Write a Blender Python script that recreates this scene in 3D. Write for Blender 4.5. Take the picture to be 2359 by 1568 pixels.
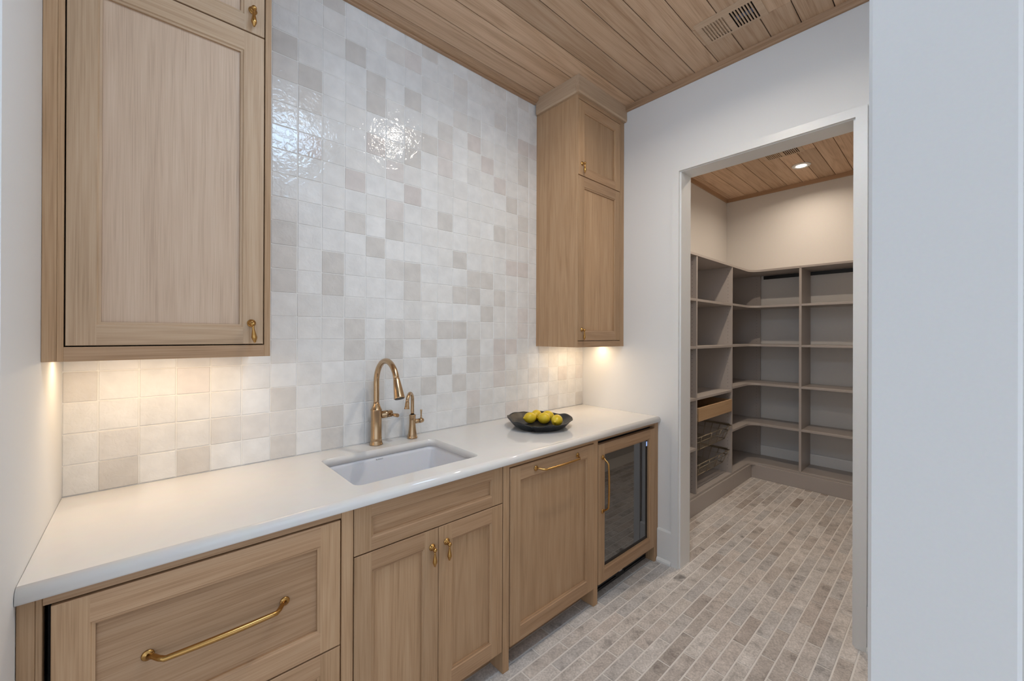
import bpy, bmesh, math, random
from mathutils import Vector, Matrix, Euler

# ------------------------------------------------------------------ clear
for o in list(bpy.data.objects):
    bpy.data.objects.remove(o, do_unlink=True)
scene = bpy.context.scene
COL = scene.collection
random.seed(7)

# ------------------------------------------------------------------ camera
CAM = Vector((0.1932, -1.9032, 1.4299))
F_PX, YAW, PITCH, ROLL = 929.856, 0.741487, 0.001372, 0.003611
PPX, PPY = 1186.832, 770.787
IW, IH = 2359.0, 1568.0
fwd = Vector((math.sin(YAW) * math.cos(PITCH), math.cos(YAW) * math.cos(PITCH), math.sin(PITCH)))
rgt0 = Vector((math.cos(YAW), -math.sin(YAW), 0))
up0 = rgt0.cross(fwd)
rgt = rgt0 * math.cos(ROLL) + up0 * math.sin(ROLL)
upv = -rgt0 * math.sin(ROLL) + up0 * math.cos(ROLL)
cam_data = bpy.data.cameras.new('camera')
cam = bpy.data.objects.new('camera', cam_data)
COL.objects.link(cam)
m = Matrix.Identity(4)
for i in range(3):
    m[i][0] = rgt[i]; m[i][1] = upv[i]; m[i][2] = -fwd[i]; m[i][3] = CAM[i]
cam.matrix_world = m
cam_data.sensor_fit = 'HORIZONTAL'
cam_data.sensor_width = 36.0
cam_data.lens = F_PX / IW * 36.0
cam_data.shift_x = -(PPX - IW / 2) / IW
cam_data.shift_y = (PPY - IH / 2) / IW
cam_data.clip_start = 0.02
scene.camera = cam

def project(p):
    d = Vector(p) - CAM
    w = d.dot(fwd)
    if w < 0.05:
        return None
    return (PPX + F_PX * d.dot(rgt) / w, PPY - F_PX * d.dot(upv) / w, w)

# ------------------------------------------------------------------ world and exposure
world = bpy.data.worlds.new('daylight')
scene.world = world
world.use_nodes = True
bg = world.node_tree.nodes['Background']
bg.inputs[0].default_value = (0.78, 0.87, 1.0, 1)
bg.inputs[1].default_value = 0.82
scene.view_settings.view_transform = 'Standard'
scene.view_settings.look = 'None'
scene.view_settings.gamma = 1.0
scene.view_settings.use_curve_mapping = False
scene.view_settings.exposure = 0.75
CAN_POWER, PANTRY_POWER, LED_POWER, FILL_STRENGTH = 5.8, 4.6, 0.5, 10.6
try:
    scene.cycles.max_bounces = 5
    scene.cycles.diffuse_bounces = 4
    scene.cycles.glossy_bounces = 3
    scene.cycles.transmission_bounces = 2
    scene.cycles.caustics_reflective = False
    scene.cycles.caustics_refractive = False
    scene.cycles.sample_clamp_indirect = 6.0
    scene.cycles.use_adaptive_sampling = True
    scene.cycles.adaptive_threshold = 0.06
    scene.cycles.adaptive_min_samples = 16
    scene.cycles.use_denoising = True
except Exception:
    pass

# ------------------------------------------------------------------ dimensions
W = 2.6186            # right wall
CEIL = 2.995
CT = 0.914            # counter top
FY = -0.615           # base cabinet face
UY = -0.359           # upper cabinet face
UB = 1.358            # upper cabinet underside
NEAR0, NEAR1, NEARX = -1.8198, -1.956, 0.943
PX0, PX1, PY1, PY0 = 2.746, 5.12, -0.12, -2.0     # pantry interior

# ------------------------------------------------------------------ node helpers
def new_mat(name):
    mt = bpy.data.materials.new(name)
    mt.use_nodes = True
    nt = mt.node_tree
    b = nt.nodes['Principled BSDF']
    return mt, nt, b
def N(nt, typ, **kw):
    n = nt.nodes.new(typ)
    for k, v in kw.items():
        setattr(n, k, v)
    return n
def ramp(nt, stops):
    r = N(nt, 'ShaderNodeValToRGB')
    e = r.color_ramp.elements
    while len(e) < len(stops):
        e.new(0.5)
    for i, (p, c) in enumerate(stops):
        e[i].position = p
        e[i].color = (c[0], c[1], c[2], 1)
    return r
def srgb(r, g, b):
    f = lambda c: (c / 255 / 12.92) if c / 255 <= 0.04045 else ((c / 255 + 0.055) / 1.055) ** 2.4
    return (f(r), f(g), f(b))
def simple(name, col, rough=0.5, metal=0.0, bump=0.0, bscale=60, spec=0.5, coat=0.0):
    mt, nt, b = new_mat(name)
    b.inputs['Base Color'].default_value = (*col, 1)
    b.inputs['Roughness'].default_value = rough
    b.inputs['Metallic'].default_value = metal
    b.inputs['Specular IOR Level'].default_value = spec
    b.inputs['Coat Weight'].default_value = coat
    tc = N(nt, 'ShaderNodeTexCoord')
    no = N(nt, 'ShaderNodeTexNoise')
    no.inputs['Scale'].default_value = bscale
    no.inputs['Detail'].default_value = 3
    nt.links.new(tc.outputs['Object'], no.inputs['Vector'])
    mx = N(nt, 'ShaderNodeMix', data_type='RGBA', blend_type='MULTIPLY')
    mx.inputs[0].default_value = 0.06
    mx.inputs[6].default_value = (*col, 1)
    nt.links.new(no.outputs['Color'], mx.inputs[7])
    nt.links.new(mx.outputs[2], b.inputs['Base Color'])
    if bump:
        bp = N(nt, 'ShaderNodeBump')
        bp.inputs['Strength'].default_value = bump
        bp.inputs['Distance'].default_value = 0.002
        nt.links.new(no.outputs['Fac'], bp.inputs['Height'])
        nt.links.new(bp.outputs[0], b.inputs['Normal'])
    return mt
def oak(name, axis, dark, mid, light, rough=0.5, var=0.10, fine=1.0, fig=0.08):
    """straight-grained oak running along one axis of the object"""
    mt, nt, b = new_mat(name)
    L = nt.links.new
    tc = N(nt, 'ShaderNodeTexCoord')
    oi = N(nt, 'ShaderNodeObjectInfo')
    mul = N(nt, 'ShaderNodeVectorMath', operation='MULTIPLY')
    comb = N(nt, 'ShaderNodeCombineXYZ')
    for i in range(3):
        L(oi.outputs['Random'], comb.inputs[i])
    L(comb.outputs[0], mul.inputs[0])
    mul.inputs[1].default_value = (13.7, 27.1, 41.3)
    add = N(nt, 'ShaderNodeVectorMath', operation='ADD')
    L(tc.outputs['Object'], add.inputs[0]); L(mul.outputs[0], add.inputs[1])
    def mapped(along, cross):
        mp = N(nt, 'ShaderNodeMapping')
        s = [cross] * 3
        s['XYZ'.index(axis)] = along
        mp.inputs['Scale'].default_value = s
        L(add.outputs[0], mp.inputs['Vector'])
        return mp
    m1 = mapped(0.35, 6.0)
    n1 = N(nt, 'ShaderNodeTexNoise'); n1.inputs['Scale'].default_value = 2.2; n1.inputs['Detail'].default_value = 2; n1.inputs['Distortion'].default_value = 0.25
    L(m1.outputs[0], n1.inputs['Vector'])
    # growth-ring figure: fold the broad noise into bands
    ml = N(nt, 'ShaderNodeMath', operation='MULTIPLY'); ml.inputs[1].default_value = 42.0
    L(n1.outputs['Fac'], ml.inputs[0])
    sn = N(nt, 'ShaderNodeMath', operation='SINE'); L(ml.outputs[0], sn.inputs[0])
    ma = N(nt, 'ShaderNodeMath', operation='MULTIPLY_ADD'); ma.inputs[1].default_value = 0.5; ma.inputs[2].default_value = 0.5
    L(sn.outputs[0], ma.inputs[0])
    m2 = mapped(3.0, 170.0 * fine)
    n2 = N(nt, 'ShaderNodeTexNoise'); n2.inputs['Scale'].default_value = 2.0; n2.inputs['Detail'].default_value = 2
    L(m2.outputs[0], n2.inputs['Vector'])
    m3 = mapped(0.5, 14.0)
    n3 = N(nt, 'ShaderNodeTexNoise'); n3.inputs['Scale'].default_value = 1.6; n3.inputs['Detail'].default_value = 1
    L(m3.outputs[0], n3.inputs['Vector'])
    # weighted sum
    a1 = N(nt, 'ShaderNodeMath', operation='MULTIPLY_ADD'); a1.inputs[1].default_value = fig
    L(ma.outputs[0], a1.inputs[0])
    a2 = N(nt, 'ShaderNodeMath', operation='MULTIPLY_ADD'); a2.inputs[1].default_value = 0.52
    L(n2.outputs['Fac'], a2.inputs[0]); 
    a3 = N(nt, 'ShaderNodeMath', operation='MULTIPLY'); a3.inputs[1].default_value = 0.30
    L(n3.outputs['Fac'], a3.inputs[0])
    L(a3.outputs[0], a2.inputs[2]); L(a2.outputs[0], a1.inputs[2])
    rp = ramp(nt, [(0.22, dark), (0.44, mid), (0.66, light)])
    L(a1.outputs[0], rp.inputs['Fac'])
    # piece to piece variation
    hs = N(nt, 'ShaderNodeHueSaturation')
    mr = N(nt, 'ShaderNodeMapRange'); mr.inputs[3].default_value = 1 - var; mr.inputs[4].default_value = 1 + var
    L(oi.outputs['Random'], mr.inputs[0])
    L(mr.outputs[0], hs.inputs['Value'])
    L(rp.outputs[0], hs.inputs['Color'])
    L(hs.outputs[0], b.inputs['Base Color'])
    b.inputs['Roughness'].default_value = rough
    b.inputs['Specular IOR Level'].default_value = 0.3
    bp = N(nt, 'ShaderNodeBump'); bp.inputs['Strength'].default_value = 0.12; bp.inputs['Distance'].default_value = 0.001
    L(n2.outputs['Fac'], bp.inputs['Height']); L(bp.outputs[0], b.inputs['Normal'])
    return mt

OD, OM, OL = (0.31, 0.182, 0.094), (0.44, 0.275, 0.153), (0.51, 0.338, 0.202)
oakX = oak('oak_grain_x', 'X', tuple(c * k for c, k in zip(OD, (0.93, 0.91, 0.91))), tuple(c * k for c, k in zip(OM, (0.95, 0.93, 0.94))), tuple(c * k for c, k in zip(OL, (0.96, 0.95, 0.96))))
oakY = oak('oak_grain_y', 'Y', OD, OM, OL)
oakZ = oak('oak_grain_z', 'Z', OD, OM, OL)
PD, PM, PL = (0.46, 0.32, 0.222), (0.60, 0.435, 0.312), (0.67, 0.505, 0.375)
oakPanel = oak('oak_veneer_pale', 'Z', PD, PM, PL, var=0.04)
PFD, PFM, PFL = (0.35, 0.228, 0.135), (0.475, 0.325, 0.205), (0.55, 0.395, 0.265)
paleX = oak('oak_frame_pale_x', 'X', PFD, PFM, PFL, var=0.06)
paleZ = oak('oak_frame_pale_z', 'Z', PFD, PFM, PFL, var=0.06, fig=0.12)
plankX = oak('oak_ceiling_plank', 'X', (0.38, 0.24, 0.145), (0.56, 0.385, 0.255), (0.66, 0.48, 0.335), rough=0.55, var=0.16, fig=0.15)
trimX = oak('oak_trim_x', 'X', (0.28, 0.165, 0.09), (0.42, 0.265, 0.16), (0.50, 0.33, 0.21), var=0.05)
trimY = oak('oak_trim_y', 'Y', (0.28, 0.165, 0.09), (0.42, 0.265, 0.16), (0.50, 0.33, 0.21), var=0.05)
ventwood = oak('oak_vent', 'Y', (0.40, 0.28, 0.185), (0.54, 0.395, 0.275), (0.62, 0.47, 0.34), var=0.03)
maple = oak('maple_drawer', 'X', (0.42, 0.26, 0.14), (0.52, 0.34, 0.19), (0.58, 0.40, 0.24), var=0.03)
wallpaint = simple('wall_paint_white', (0.80, 0.795, 0.785), 0.6, bump=0.03, bscale=220)
trimpaint = simple('trim_paint_white', (0.80, 0.795, 0.78), 0.35)
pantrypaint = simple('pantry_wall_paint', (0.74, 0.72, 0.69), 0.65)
grout = simple('tile_grout', (0.82, 0.81, 0.79), 0.8, bump=0.2, bscale=300)
floorgrout = simple('floor_grout', (0.80, 0.765, 0.725), 0.85, bump=0.3, bscale=200)
quartz = simple('white_quartz', (0.80, 0.775, 0.745), 0.07, bscale=25, spec=0.5)
sinkmat = simple('white_composite_sink', (0.80, 0.80, 0.83), 0.3)
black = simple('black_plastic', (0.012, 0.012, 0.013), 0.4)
darkgap = simple('dark_interior', (0.01, 0.008, 0.007), 0.9)
ink = simple('printed_grey_ink', (0.10, 0.10, 0.11), 0.6)
taupe = simple('taupe_melamine', (0.44, 0.395, 0.366), 0.38)
holeink = simple('shelf_pin_hole_dark', (0.02, 0.017, 0.015), 0.9)
bronze = simple('brushed_champagne_bronze', (0.52, 0.36, 0.215), 0.24, metal=1.0)
brass = simple('aged_brass', (0.50, 0.285, 0.095), 0.25, metal=1.0)
blackrubber = simple('black_rubber', (0.015, 0.015, 0.015), 0.6)
ceramic = simple('matte_black_clay', (0.017, 0.018, 0.020), 0.42, bump=0.6, bscale=28)
wire = simple('bronze_wire', (0.36, 0.30, 0.22), 0.35, metal=0.7)
steel = simple('brushed_steel', (0.6, 0.6, 0.6), 0.3, metal=1.0)
sticker = simple('white_badge', (0.7, 0.7, 0.7), 0.4)
bluegrey = simple('blue_grey_damper', (0.10, 0.16, 0.32), 0.4, metal=0.3)
lemonstem = simple('green_stem', (0.10, 0.22, 0.03), 0.6)

def emit(name, col, s):
    mt, nt, b = new_mat(name)
    b.inputs['Base Color'].default_value = (0.8, 0.8, 0.8, 1)
    b.inputs['Emission Color'].default_value = (*col, 1)
    b.inputs['Emission Strength'].default_value = s
    return mt
warm_emit = emit('warm_led', (1.0, 0.78, 0.50), 8)
can_emit = emit('can_lens', (1.0, 0.90, 0.76), 12)
blue_emit = emit('blue_display', (0.12, 0.35, 0.9), 0.35)

def lemon_mat():
    mt, nt, b = new_mat('lemon_skin')
    tc = N(nt, 'ShaderNodeTexCoord'); no = N(nt, 'ShaderNodeTexNoise')
    no.inputs['Scale'].default_value = 190; no.inputs['Detail'].default_value = 2
    nt.links.new(tc.outputs['Object'], no.inputs['Vector'])
    n2 = N(nt, 'ShaderNodeTexNoise'); n2.inputs['Scale'].default_value = 18
    nt.links.new(tc.outputs['Object'], n2.inputs['Vector'])
    rp = ramp(nt, [(0.3, (0.76, 0.50, 0.014)), (0.7, (0.86, 0.62, 0.035))])
    nt.links.new(n2.outputs['Fac'], rp.inputs['Fac'])
    nt.links.new(rp.outputs[0], b.inputs['Base Color'])
    bp = N(nt, 'ShaderNodeBump'); bp.inputs['Strength'].default_value = 0.25; bp.inputs['Distance'].default_value = 0.001
    nt.links.new(no.outputs['Fac'], bp.inputs['Height']); nt.links.new(bp.outputs[0], b.inputs['Normal'])
    b.inputs['Roughness'].default_value = 0.38
    return mt
lemonskin = lemon_mat()

def tile_mat(name, col):
    mt, nt, b = new_mat(name)
    L = nt.links.new
    tc = N(nt, 'ShaderNodeTexCoord'); geo = N(nt, 'ShaderNodeNewGeometry')
    oi = N(nt, 'ShaderNodeObjectInfo')
    n1 = N(nt, 'ShaderNodeTexNoise'); n1.inputs['Scale'].default_value = 16; n1.inputs['Detail'].default_value = 2
    L(geo.outputs['Position'], n1.inputs['Vector'])
    lo = tuple(c * 0.94 for c in col); hi = tuple(min(c * 1.05, 0.86) for c in col)
    rp = ramp(nt, [(0.3, lo), (0.7, hi)])
    L(n1.outputs['Fac'], rp.inputs['Fac'])
    hs = N(nt, 'ShaderNodeHueSaturation')
    mr = N(nt, 'ShaderNodeMapRange'); mr.inputs[3].default_value = 0.97; mr.inputs[4].default_value = 1.03
    L(oi.outputs['Random'], mr.inputs[0]); L(mr.outputs[0], hs.inputs['Value']); L(rp.outputs[0], hs.inputs['Color'])
    L(hs.outputs[0], b.inputs['Base Color'])
    n2 = N(nt, 'ShaderNodeTexNoise'); n2.inputs['Scale'].default_value = 38; n2.inputs['Detail'].default_value = 3; n2.inputs['Distortion'].default_value = 1.0
    L(geo.outputs['Position'], n2.inputs['Vector'])
    bp = N(nt, 'ShaderNodeBump'); bp.inputs['Strength'].default_value = 0.30; bp.inputs['Distance'].default_value = 0.0055
    L(n2.outputs['Fac'], bp.inputs['Height']); L(bp.outputs[0], b.inputs['Normal'])
    b.inputs['Roughness'].default_value = 0.06
    b.inputs['Specular IOR Level'].default_value = 0.5
    return mt
TILE = {
    'W': tile_mat('glazed_tile_white', (0.785, 0.780, 0.770)),
    'L': tile_mat('glazed_tile_offwhite', (0.76, 0.748, 0.730)),
    'M': tile_mat('glazed_tile_pale_grey', (0.725, 0.715, 0.700)),
    'b': tile_mat('glazed_tile_pale_beige', (0.722, 0.697, 0.670)),
    'B': tile_mat('glazed_tile_beige', (0.665, 0.638, 0.608)),
    'p': tile_mat('glazed_tile_pale_pink', (0.722, 0.682, 0.658)),
    'P': tile_mat('glazed_tile_pink_beige', (0.68, 0.632, 0.606)),
}
TKEYS = 'WLMbBpP'

def brick_mat(name, use_island):
    mt, nt, b = new_mat(name)
    L = nt.links.new
    geo = N(nt, 'ShaderNodeNewGeometry'); oi = N(nt, 'ShaderNodeObjectInfo')
    rnd = geo.outputs['Random Per Island'] if use_island else oi.outputs['Random']
    rp = ramp(nt, [(0.0, (0.51, 0.455, 0.42)), (0.22, (0.62, 0.58, 0.55)), (0.42, (0.49, 0.47, 0.46)), (0.62, (0.57, 0.525, 0.49)), (0.82, (0.41, 0.365, 0.335)), (0.9, (0.65, 0.61, 0.58)), (1.0, (0.36, 0.305, 0.27))])
    L(rnd, rp.inputs['Fac'])
    comb = N(nt, 'ShaderNodeCombineXYZ')
    ms = N(nt, 'ShaderNodeMath', operation='MULTIPLY'); ms.inputs[1].default_value = 53.0
    L(rnd, ms.inputs[0]); L(ms.outputs[0], comb.inputs[2])
    add = N(nt, 'ShaderNodeVectorMath', operation='ADD'); L(geo.outputs['Position'], add.inputs[0]); L(comb.outputs[0], add.inputs[1])
    n1 = N(nt, 'ShaderNodeTexNoise'); n1.inputs['Scale'].default_value = 13; n1.inputs['Detail'].default_value = 4; n1.inputs['Roughness'].default_value = 0.65
    L(add.outputs[0], n1.inputs['Vector'])
    r1 = ramp(nt, [(0.28, (0.58, 0.57, 0.565)), (0.43, (0.92, 0.915, 0.91)), (0.60, (1.06, 1.06, 1.06)), (0.76, (1.26, 1.26, 1.27))])
    L(n1.outputs['Fac'], r1.inputs['Fac'])
    mx = N(nt, 'ShaderNodeMix', data_type='RGBA', blend_type='MULTIPLY'); mx.inputs[0].default_value = 1.0
    L(rp.outputs[0], mx.inputs[6]); L(r1.outputs[0], mx.inputs[7])
    n2 = N(nt, 'ShaderNodeTexNoise'); n2.inputs['Scale'].default_value = 120; n2.inputs['Detail'].default_value = 2
    L(add.outputs[0], n2.inputs['Vector'])
    r2 = ramp(nt, [(0.3, (0.84, 0.84, 0.84)), (0.7, (1.24, 1.24, 1.24))])
    L(n2.outputs['Fac'], r2.inputs['Fac'])
    m2 = N(nt, 'ShaderNodeMix', data_type='RGBA', blend_type='MULTIPLY'); m2.inputs[0].default_value = 1.0
    L(mx.outputs[2], m2.inputs[6]); L(r2.outputs[0], m2.inputs[7])
    # soot-dark smudges on a few bricks
    n3 = N(nt, 'ShaderNodeTexNoise'); n3.inputs['Scale'].default_value = 6.5; n3.inputs['Detail'].default_value = 4
    L(add.outputs[0], n3.inputs['Vector'])
    r3 = ramp(nt, [(0.66, (1, 1, 1)), (0.76, (0.34, 0.34, 0.34))])
    L(n3.outputs['Fac'], r3.inputs['Fac'])
    m3 = N(nt, 'ShaderNodeMix', data_type='RGBA', blend_type='MULTIPLY'); m3.inputs[0].default_value = 1.0
    L(m2.outputs[2], m3.inputs[6]); L(r3.outputs[0], m3.inputs[7])
    L(m3.outputs[2], b.inputs['Base Color'])
    bp = N(nt, 'ShaderNodeBump'); bp.inputs['Strength'].default_value = 0.35; bp.inputs['Distance'].default_value = 0.002
    L(n2.outputs['Fac'], bp.inputs['Height']); L(bp.outputs[0], b.inputs['Normal'])
    b.inputs['Roughness'].default_value = 0.62
    return mt
brickmat = brick_mat('tumbled_brick', False)
brickmat_i = brick_mat('tumbled_brick_rest', True)

def glass_mat():
    mt, nt, b = new_mat('smoked_glass')
    tc = N(nt, 'ShaderNodeTexCoord'); no = N(nt, 'ShaderNodeTexNoise'); no.inputs['Scale'].default_value = 2
    nt.links.new(tc.outputs['Object'], no.inputs['Vector'])
    rp = ramp(nt, [(0, (0.012, 0.013, 0.015)), (1, (0.016, 0.017, 0.019))])
    nt.links.new(no.outputs['Fac'], rp.inputs['Fac']); nt.links.new(rp.outputs[0], b.inputs['Base Color'])
    b.inputs['Roughness'].default_value = 0.02
    b.inputs['Specular IOR Level'].default_value = 1.0
    b.inputs['IOR'].default_value = 1.75
    return mt
smoked = glass_mat()

# ------------------------------------------------------------------ geometry helpers
WL = {}      # object -> world location
def tag(o, label=None, cat=None, group=None, kind=None):
    if label: o['label'] = label
    if cat: o['category'] = cat
    if group: o['group'] = group
    if kind: o['kind'] = kind
    return o
def empty(name, loc, label=None, cat=None, group=None):
    o = bpy.data.objects.new(name, None)
    o.empty_display_size = 0.05
    COL.objects.link(o)
    o.location = loc
    WL[o.name] = Vector(loc)
    return tag(o, label, cat, group)
class MB:
    """collects shapes in world coordinates into one mesh"""
    def __init__(s):
        s.v, s.f, s.m, s.sm = [], [], [], []
    def add(s, verts, faces, mi=0, smooth=False):
        b = len(s.v)
        s.v += [tuple(p) for p in verts]
        for f in faces:
            s.f.append(tuple(i + b for i in f)); s.m.append(mi); s.sm.append(smooth)
        return s
    def box(s, x0, x1, y0, y1, z0, z1, bev=0.0, mi=0):
        if bev <= 0:
            v = [(x, y, z) for x in (x0, x1) for y in (y0, y1) for z in (z0, z1)]
            return s.add(v, [(0, 1, 3, 2), (4, 6, 7, 5), (0, 4, 5, 1), (2, 3, 7, 6), (0, 2, 6, 4), (1, 5, 7, 3)], mi)
        lo, hi = (x0, y0, z0), (x1, y1, z1)
        v, idx = [], {}
        for sx in (0, 1):
            for sy in (0, 1):
                for sz in (0, 1):
                    sg = (sx, sy, sz)
                    for a in range(3):
                        p = []
                        for k in range(3):
                            base = hi[k] if sg[k] else lo[k]
                            p.append(base if k == a else base + (-bev if sg[k] else bev))
                        idx[(sg, a)] = len(v); v.append(tuple(p))
        f = []
        for a in range(3):
            o1, o2 = (a + 1) % 3, (a + 2) % 3
            for sd in (0, 1):
                q = []
                for c1, c2 in ((0, 0), (1, 0), (1, 1), (0, 1)):
                    sg = [0, 0, 0]; sg[a] = sd; sg[o1] = c1; sg[o2] = c2
                    q.append(idx[(tuple(sg), a)])
                f.append(tuple(q) if sd else tuple(reversed(q)))
        for a in range(3):
            o1, o2 = (a + 1) % 3, (a + 2) % 3
            for c1 in (0, 1):
                for c2 in (0, 1):
                    g0 = [0, 0, 0]; g0[a] = 0; g0[o1] = c1; g0[o2] = c2
                    g1 = list(g0); g1[a] = 1
                    g0, g1 = tuple(g0), tuple(g1)
                    f.append((idx[(g0, o1)], idx[(g1, o1)], idx[(g1, o2)], idx[(g0, o2)]))
        for sx in (0, 1):
            for sy in (0, 1):
                for sz in (0, 1):
                    f.append(tuple(idx[((sx, sy, sz), a)] for a in range(3)))
        return s.add(v, f, mi)
    def lathe(s, prof, origin, axis='Z', seg=28, mi=0, sign=1):
        v, f = [], []
        ox, oy, oz = origin
        for r, h in prof:
            for k in range(seg):
                a = 2 * math.pi * k / seg
                c, d = r * math.cos(a), r * math.sin(a)
                if axis == 'Z': v.append((ox + c, oy + d, oz + sign * h))
                elif axis == 'Y': v.append((ox + c, oy + sign * h, oz + d))
                else: v.append((ox + sign * h, oy + c, oz + d))
        n = len(prof)
        for i in range(n - 1):
            for k in range(seg):
                k2 = (k + 1) % seg
                f.append((i * seg + k, i * seg + k2, (i + 1) * seg + k2, (i + 1) * seg + k))
        s.add(v, f, mi, True)
        s.add(v[:seg], [tuple(range(seg))], mi)
        s.add(v[-seg:], [tuple(range(seg))], mi)
        return s
    def tube(s, path, rad, seg=12, mi=0, closed=False):
        P = [Vector(p) for p in path]
        n = len(P)
        if not isinstance(rad, (list, tuple)): rad = [rad] * n
        T = []
        for i in range(n):
            if closed: t = P[(i + 1) % n] - P[i - 1]
            else: t = P[min(i + 1, n - 1)] - P[max(i - 1, 0)]
            T.append(t.normalized())
        up = Vector((0, 0, 1)) if abs(T[0].z) < 0.9 else Vector((1, 0, 0))
        u = T[0].cross(up).normalized()
        v, f = [], []
        for i in range(n):
            u = (u - T[i] * u.dot(T[i])).normalized()
            w = T[i].cross(u)
            for k in range(seg):
                a = 2 * math.pi * k / seg
                v.append(P[i] + (u * math.cos(a) + w * math.sin(a)) * rad[i])
        for i in range(n if closed else n - 1):
            j = (i + 1) % n
            for k in range(seg):
                k2 = (k + 1) % seg
                f.append((i * seg + k, i * seg + k2, j * seg + k2, j * seg + k))
        s.add(v, f, mi, True)
        if not closed:
            s.add(v[:seg], [tuple(range(seg))], mi); s.add(v[-seg:], [tuple(range(seg))], mi)
        return s
    def prism(s, poly, axis, a0, a1, mi=0, smooth=False):
        """extrude a 2D polygon along an axis: axis X -> poly (y,z); Y -> (x,z); Z -> (x,y)"""
        n = len(poly)
        def pt(p, a):
            if axis == 'X': return (a, p[0], p[1])
            if axis == 'Y': return (p[0], a, p[1])
            return (p[0], p[1], a)
        v = [pt(p, a0) for p in poly] + [pt(p, a1) for p in poly]
        f = [(i, (i + 1) % n, n + (i + 1) % n, n + i) for i in range(n)]
        s.add(v, f, mi, smooth)
        s.add(v[:n], [tuple(range(n))], mi); s.add(v[n:], [tuple(range(n))], mi)
        return s
    def build(s, name, mats, parent=None, origin=None, merge=True):
        if not isinstance(mats, (list, tuple)): mats = [mats]
        if origin is None:
            xs = [p[0] for p in s.v]; ys = [p[1] for p in s.v]; zs = [p[2] for p in s.v]
            origin = Vector(((min(xs) + max(xs)) / 2, (min(ys) + max(ys)) / 2, (min(zs) + max(zs)) / 2))
        origin = Vector(origin)
        me = bpy.data.meshes.new(name)
        me.from_pydata([Vector(p) - origin for p in s.v], [], s.f)
        for mt in mats: me.materials.append(mt)
        for p, mi, sm in zip(me.polygons, s.m, s.sm):
            p.material_index = mi; p.use_smooth = sm
        bm = bmesh.new(); bm.from_mesh(me)
        if merge: bmesh.ops.remove_doubles(bm, verts=bm.verts, dist=1e-6)
        bmesh.ops.recalc_face_normals(bm, faces=bm.faces)
        bm.to_mesh(me); bm.free(); me.update()
        o = bpy.data.objects.new(name, me)
        COL.objects.link(o)
        place(o, origin, parent)
        return o
def place(o, wloc, parent=None):
    WL[o.name] = Vector(wloc)
    if parent is not None:
        o.parent = parent
        o.location = Vector(wloc) - WL[parent.name]
    else:
        o.location = wloc
def box(name, x0, x1, y0, y1, z0, z1, mat, parent=None, bev=0.0):
    return MB().box(x0, x1, y0, y1, z0, z1, bev).build(name, mat, parent)
def struct(o):
    o['kind'] = 'structure'
    return o
def area_light(name, loc, size, power, col, parent=None, rot=(0, 0, 0), shape='DISK', size_y=None, spread=None):
    ld = bpy.data.lights.new(name, 'AREA')
    ld.shape = shape; ld.size = size
    if size_y: ld.size_y = size_y
    ld.energy = power; ld.color = col
    if spread: ld.spread = spread
    o = bpy.data.objects.new(name, ld)
    COL.objects.link(o)
    o.rotation_euler = rot
    place(o, loc, parent)
    return o

# ================================================================== SETTING
# floor
floor = struct(box('floor', -3.2, PX1 + 0.1, -6.0, 0.1, -0.06, -0.0016, floorgrout))
BL, BW, JT = 0.2460, 0.0598, 0.0062
rows = []
j0 = -3
cands = []
for j in range(-3, 25):
    y1 = -0.593 - BW * j
    y0 = y1 - BW
    off = 1.501 if j % 2 == 0 else 1.379
    for k in range(-7, 16):
        x0 = off + BL * k
        x1 = x0 + BL
        if x1 < 0.02 or x0 > 4.735: continue
        xa, xb = max(x0, 0.0) + JT / 2, min(x1, 4.738) - JT / 2
        ya, yb = y0 + JT / 2, y1 - JT / 2
        if yb > -0.515 and xb < W: continue
        if xb > W + 0.12 and yb > -0.5035: yb = -0.5035
        if yb - ya < 0.01 or (xb > W + 0.12 and ya < -1.99): continue
        if ya < -1.81: continue
        if xb - xa < 0.03: continue
        # bricks under the wall line: keep only the doorway strip
        if xa < W + 0.128 and xb > W and (ya > -0.765 or yb < -1.578):
            if ya > -0.765 or yb < -1.578:
                if xa < W - 0.02: xb = min(xb, W - 0.002)
                elif xb > PX0 + 0.02: xa = max(xa, PX0 + 0.002)
                else: continue
                if xb - xa < 0.03: continue
        if xa > W + 0.12 and xa < PX0 and ya > -0.765: xa = PX0 + 0.002
        cx, cy = (xa + xb) / 2, (ya + yb) / 2
        vis = 0.0
        best = 0
        for qx in (xa, cx, xb):
            for qy in (ya, cy, yb):
                pr = project((qx, qy, 0))
                if pr is None: continue
                if not (0 < pr[0] < 2000 and 0 < pr[1] < IH): continue
                if qx > W:
                    t = (W - CAM.x) / (qx - CAM.x); yy = CAM.y + t * (qy - CAM.y)
                    if not (-1.58 < yy < -0.763): continue
                best += 1
        if best:
            w = project((cx, cy, 0))[2]
            vis = best / 9.0 * (xb - xa) * (yb - ya) / w ** 3
        cands.append((vis, xa, xb, ya, yb))
cands.sort(key=lambda c: -c[0])
brick_meshes = {}
rest = MB()
nb = 0
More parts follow.
